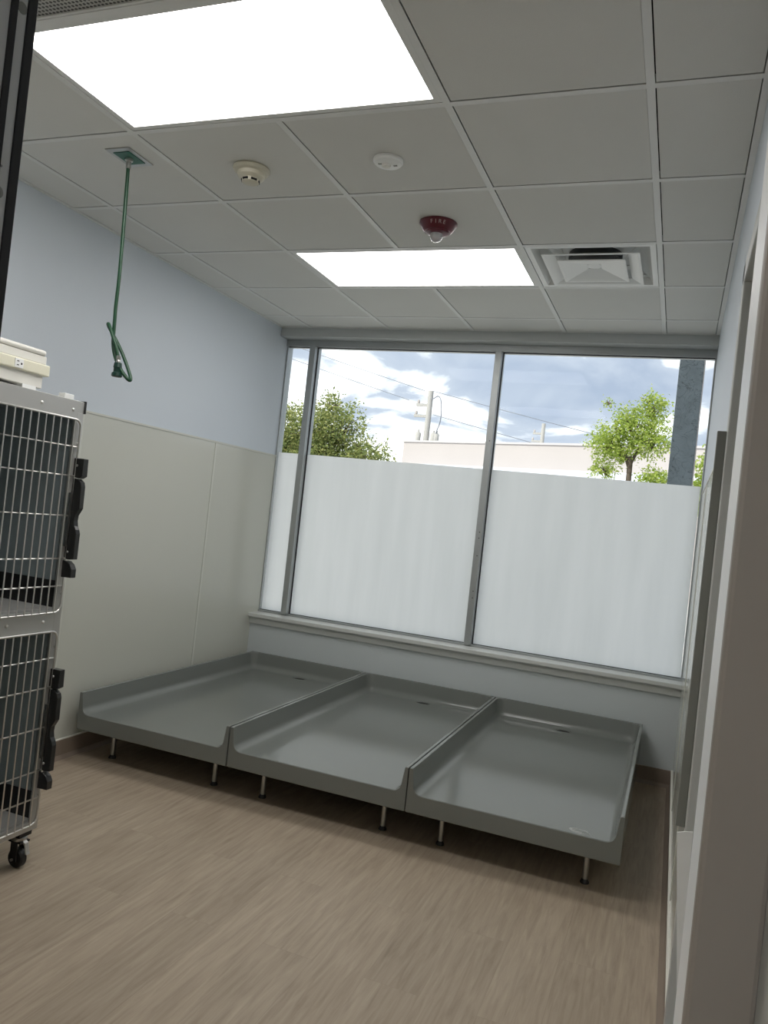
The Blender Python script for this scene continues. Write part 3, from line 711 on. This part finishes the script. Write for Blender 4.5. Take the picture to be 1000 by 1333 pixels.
def tree(name, base, trunk_pts, blobs, n, leaf, size, label, seed, trunk_r=0.06):
    rs = random.Random(seed)
    t = thing(name, base, label, 'tree', 'trees beyond the window')
    B = Vector(base); tm = MB()
    for pts, r0, r1 in trunk_pts:
        pts = smooth_path([Vector(p) for p in pts], 1)
        tm.tube([B+p for p in pts], 0, 8, rr=[r0+(r1-r0)*i/(len(pts)-1) for i in range(len(pts))])
    # twigs from the trunk ends into the blobs
    for (c, r) in blobs:
        c = Vector(c)
        for k in range(7):
            d = Vector((rs.gauss(0,1), rs.gauss(0,1), rs.gauss(0,0.8))).normalized()
            tm.tube([B+c-Vector((0,0,r[2]*0.5)), B+c+Vector((d.x*r[0]*0.4, d.y*r[1]*0.4, d.z*r[2]*0.4)), B+c+Vector((d.x*r[0]*0.85, d.y*r[1]*0.85, d.z*r[2]*0.85))], 0, 5, rr=[trunk_r*0.22, trunk_r*0.12, trunk_r*0.04])
    tm.build('trunk', 'bark', t, smooth=60)
    lm = MB(); wts = [r[0]*r[1]*r[2] for c, r in blobs]; tot = sum(wts)
    for (c, r), w in zip(blobs, wts):
        c = Vector(c)
        ncl = max(4, int(n*w/tot/16))
        for k in range(ncl):
            d = Vector((rs.gauss(0,1), rs.gauss(0,1), rs.gauss(0,1))).normalized()*(rs.random()**0.45)
            cc = B+c+Vector((d.x*r[0], d.y*r[1], d.z*r[2]))
            ax = Vector((rs.gauss(0,1), rs.gauss(0,1), rs.gauss(0,0.6))).normalized()
            for q in range(16):
                p = cc+ax*rs.uniform(-1,1)*size*2.2+Vector((rs.gauss(0,1), rs.gauss(0,1), rs.gauss(0,1)))*size*0.8
                dd = Vector((rs.gauss(0,1), rs.gauss(0,1), rs.gauss(-0.4,0.7))).normalized()
                nn = dd.cross(Vector((rs.gauss(0,1), rs.gauss(0,1), rs.gauss(0,1)))).normalized()
                up = dd.cross(nn)
                L_ = size*rs.uniform(0.7, 1.3); w_ = L_*0.24
                lm.add([p, p+dd*L_*0.5+nn*w_+up*w_*0.3, p+dd*L_, p+dd*L_*0.5-nn*w_+up*w_*0.3], [(0,1,2),(0,2,3)])
    lo = lm.build_fast('foliage', leaf, t)
    return t
def build_fast(s, name, m, parent):
    me = bpy.data.meshes.new(name); off = parent.location
    me.from_pydata([(v[0]-off.x, v[1]-off.y, v[2]-off.z) for v in s.v], [], s.f)
    me.materials.append(M[m]); o = bpy.data.objects.new(name, me); COL.objects.link(o); o.parent = parent; return o
MB.build_fast = build_fast

G = -0.15
# small bright tree, about 12 m from the viewer
tree('leafy_tree', (1.25, 10.0, G),
     [([(0,0,0),(0.0,0,1.2),(0.0,0,2.75),(-0.02,0,2.9)], 0.055, 0.035), ([(0,0,2.72),(-0.10,0,2.95),(-0.22,0.05,3.1),(-0.28,0.05,3.4)], 0.034, 0.012), ([(0,0,2.8),(0.12,0.05,3.1),(0.2,0,3.4)], 0.03, 0.01)],
     [((-0.03,0,3.42),(0.30,0.3,0.34)), ((0.24,0.05,3.62),(0.24,0.26,0.24)), ((-0.36,0.0,3.12),(0.30,0.3,0.30)), ((0.28,-0.05,3.18),(0.28,0.3,0.30)), ((-0.16,0.05,3.0),(0.34,0.3,0.18)), ((0.16,0.1,3.80),(0.14,0.14,0.10)), ((-0.42,0.05,3.72),(0.06,0.06,0.06)), ((-0.36,0.1,2.68),(0.2,0.3,0.14)), ((0.40,0.1,2.58),(0.30,0.35,0.17))],
     9500, 'leaf_a', 0.048, 'small bright yellow-green tree outside, left of the dark column', 11)
tree('leafy_shrub', (2.45, 10.4, G),
     [([(0,0,0),(0,0,1.5),(0.02,0,2.6)], 0.04, 0.02)],
     [((0.0,0,2.75),(0.28,0.3,0.45)), ((0.03,0,3.15),(0.10,0.1,0.22)), ((-0.1,0.1,2.4),(0.35,0.3,0.3))],
     4200, 'leaf_a', 0.06, 'bright green foliage outside, right of the dark column', 12)
# big olive tree at the left
tree('leafy_tree', (-6.0, 14.0, G),
     [([(0,0,0),(0,0,1.2),(0.05,0,2.0)], 0.16, 0.11), ([(0.05,0,1.9),(0.6,0.1,2.6),(1.1,0,3.0)], 0.08, 0.03), ([(0.05,0,1.9),(-0.7,0.1,2.8),(-1.0,0,3.4)], 0.08, 0.03), ([(0,0,1.9),(0.1,0,3.0),(0.1,0,3.8)], 0.08, 0.03)],
     [((0.0,0,3.35),(0.85,0.8,0.85)), ((0.55,0,3.5),(0.6,0.6,0.7)), ((-0.95,0,3.2),(0.9,0.8,0.75)), ((1.25,0,2.95),(0.6,0.6,0.55)), ((-0.3,0.1,2.6),(1.5,0.9,0.7)), ((0.95,-0.1,2.5),(0.9,0.7,0.6)), ((-1.3,0,2.7),(0.9,0.8,0.8)), ((0.2,0,4.05),(0.35,0.35,0.28)), ((-1.1,0,3.85),(0.4,0.4,0.3))],
     30000, 'leaf_b', 0.08, 'large dark olive tree outside the left end of the window', 13, 0.12)

# white building across the street, turned a little
t = thing('building', (-4.2, 26, G), 'low white stucco building with a flat parapet across the street', 'building')
pA, pB = Vector((-8.55, 26.9)), Vector((4.5, 21.9))
dr_ = (pB-pA).normalized(); nr = Vector((-dr_.y, dr_.x))
if nr.y < 0: nr = -nr
def slab(name, m, a0, a1, n0, n1, z0, z1, parent):
    L = (pB-pA).length
    c = [pA+dr_*(a0*L)+nr*n0, pA+dr_*(a1*L)+nr*n0, pA+dr_*(a1*L)+nr*n1, pA+dr_*(a0*L)+nr*n1]
    return MB().add([(q.x,q.y,z0) for q in c]+[(q.x,q.y,z1) for q in c], [(0,3,2,1),(4,5,6,7),(0,1,5,4),(1,2,6,5),(2,3,7,6),(3,0,4,7)]).build(name, m, parent)
slab('wall', 'bldg', 0, 1, 0, 2.5, G, 4.53, t)
slab('parapet_cap', 'bldg_cap', -0.004, 1.004, -0.04, 2.54, 4.53, 4.60, t)
slab('awning_fascia', 'lowroof', 0.0, 1, -0.7, 0.0, 3.30, 3.62, t)

# utility poles and cables
def upole(x, y, ztop, label, s=1.0, detail=True):
    t = thing('utility_pole', (x, y, G), label, 'utility pole', 'utility poles beyond the building')
    MB().tube([(x+0.0, y, G), (x, y, ztop)], 0, 10, rr=[0.17*s, 0.12*s]).build('pole', 'pole', t, smooth=60)
    for z, w in ((ztop-0.65*s, 0.62*s), (ztop-1.15*s, 0.68*s)):
        a = MB().box(x-w, x+0.1, y-0.06*s, y+0.06*s, z-0.06*s, z+0.06*s).build('crossarm', 'pole', t)
        MB().lathe([(0.0, 0), (0.05*s, 0.0), (0.07*s, 0.06*s), (0.05*s, 0.16*s), (0.0, 0.18*s)], (x-w+0.08*s, y, z+0.06*s), 10).build('insulator', 'bldg', a, smooth=50)
    if detail:
        for dx in (-0.36, 0.36, 0.5):
            MB().lathe([(0.0, -0.25), (0.12, -0.22), (0.13, 0.2), (0.05, 0.27), (0.05, 0.36), (0.0, 0.36)], (x+dx*s, y-0.1, ztop-2.15*s), 14).build('transformer', 'pole', t, smooth=50)
        MB().tube(smooth_path([Vector((x+0.1,y-0.1,ztop-0.4*s)), Vector((x+0.55*s,y-0.2,ztop-0.15*s)), Vector((x+0.7*s,y-0.2,ztop-1.3*s)), Vector((x+0.45*s,y-0.2,ztop-2.0*s)), Vector((x+0.6*s,y-0.2,ztop-2.9*s)), Vector((x+0.2,y-0.15,ztop-3.6*s))]), 0.025, 6).build('drop_cable', 'cable', t)
    return t
PZ = 7.35
upole(-9.0, 31.0, PZ, 'grey utility pole with transformers above the white building, in the middle pane')
upole(-9.2, 62.0, 10.6, 'distant utility pole just above the parapet, in the right pane', 1.3, False)
def cable(a, b, sag, label):
    a, b = Vector(a), Vector(b)
    pts = [a.lerp(b, k/14)-Vector((0,0,sag*4*(k/14)*(1-k/14))) for k in range(15)]
    tag(MB().tube(pts, 0.013, 6).build('power_cable', 'cable'), label, 'cable', 'overhead power cables')
cable((-29.5, 30.7, 13.1), (-9.2, 30.7, PZ-0.05), 0.1, 'overhead power cable from the upper left down to the utility pole top')
cable((-8.8, 30.7, PZ-0.05), (16, 32, 2.9), 0.2, 'overhead power cable from the utility pole top down past the right pane')
cable((-25, 30.7, 11.2), (-9.9, 30.7, PZ-0.5), 0.1, 'lower overhead power cable left of the utility pole')
cable((-8.7, 30.7, PZ-1.1), (14, 32, 2.2), 0.2, 'lower overhead power cable right of the utility pole')

# ------------------------------------------------------------------ sky and sun
w = bpy.data.worlds.new('sky'); sc.world = w; w.use_nodes = True
nt = w.node_tree; L = nt.links.new; N = nt.nodes.new
bg = nt.nodes['Background']
tc = N('ShaderNodeTexCoord'); mp = N('ShaderNodeMapping'); mp.inputs['Scale'].default_value = (1.0, 1.0, 2.4); mp.inputs['Location'].default_value = (0.35, 0.1, 0.22)
L(tc.outputs['Generated'], mp.inputs[0])
n1 = N('ShaderNodeTexNoise'); n1.inputs['Scale'].default_value = 5.5; n1.inputs['Detail'].default_value = 8; n1.inputs['Roughness'].default_value = 0.5; n1.inputs['Distortion'].default_value = 0.4
L(mp.outputs[0], n1.inputs['Vector'])
cr = N('ShaderNodeValToRGB'); e = cr.color_ramp.elements
e[0].position = 0.36; e[0].color = (0.54, 0.635, 0.81, 1)
e[1].position = 0.575; e[1].color = (1.9, 1.9, 1.9, 1)
k = e.new(0.50); k.color = (0.74, 0.82, 0.96, 1)
sx = N('ShaderNodeSeparateXYZ'); L(tc.outputs['Generated'], sx.inputs[0])
mr = N('ShaderNodeMapRange'); mr.interpolation_type = 'SMOOTHSTEP'
mr.inputs['From Min'].default_value = -0.34; mr.inputs['From Max'].default_value = -0.12; mr.inputs['To Min'].default_value = 0.10; mr.inputs['To Max'].default_value = -0.02
L(sx.outputs['X'], mr.inputs['Value'])
ad = N('ShaderNodeMath'); ad.operation = 'ADD'; L(n1.outputs['Fac'], ad.inputs[0]); L(mr.outputs[0], ad.inputs[1])
L(ad.outputs[0], cr.inputs[0]); L(cr.outputs[0], bg.inputs[0]); bg.inputs[1].default_value = 1.0
sun = bpy.data.lights.new('sun', 'SUN'); sun.energy = 5.2; sun.angle = math.radians(2); sun.color = (1.0, 0.95, 0.86)
so = bpy.data.objects.new('sun', sun); COL.objects.link(so)
so.rotation_euler = Vector((0.35, 0.62, -0.75)).to_track_quat('-Z', 'Y').to_euler()

# ------------------------------------------------------------------ camera
cd = bpy.data.cameras.new('camera'); co = bpy.data.objects.new('camera', cd); COL.objects.link(co)
Rr = ((0.9293525780219353, 0.3525915344202645, 0.10946686977869703), (0.09980393166393577, 0.04552913584832756, -0.9939649254442156), (-0.3554475502073452, 0.9346690899158204, 0.007122598369191806))
m4 = Matrix((( Rr[0][0], -Rr[1][0], -Rr[2][0], 2.0299755), (Rr[0][1], -Rr[1][1], -Rr[2][1], -2.2958023), (Rr[0][2], -Rr[1][2], -Rr[2][2], 1.4277828), (0,0,0,1)))
co.matrix_world = m4
cd.sensor_fit = 'VERTICAL'; cd.sensor_height = 36.0; cd.sensor_width = 27.0; cd.lens = 1008.993/1333*36.0
cd.clip_start = 0.02; cd.clip_end = 500
sc.camera = co

vs = sc.view_settings
sc.display_settings.display_device = 'sRGB'
vs.view_transform = 'Standard'; vs.look = 'None'; vs.exposure = 0.0; vs.gamma = 1.0
try: vs.use_curve_mapping = False
except Exception: pass
cy_ = sc.cycles
cy_.use_denoising = True
cy_.max_bounces = 14; cy_.diffuse_bounces = 8; cy_.glossy_bounces = 5; cy_.transparent_max_bounces = 12; cy_.transmission_bounces = 8
cy_.sample_clamp_indirect = 10.0
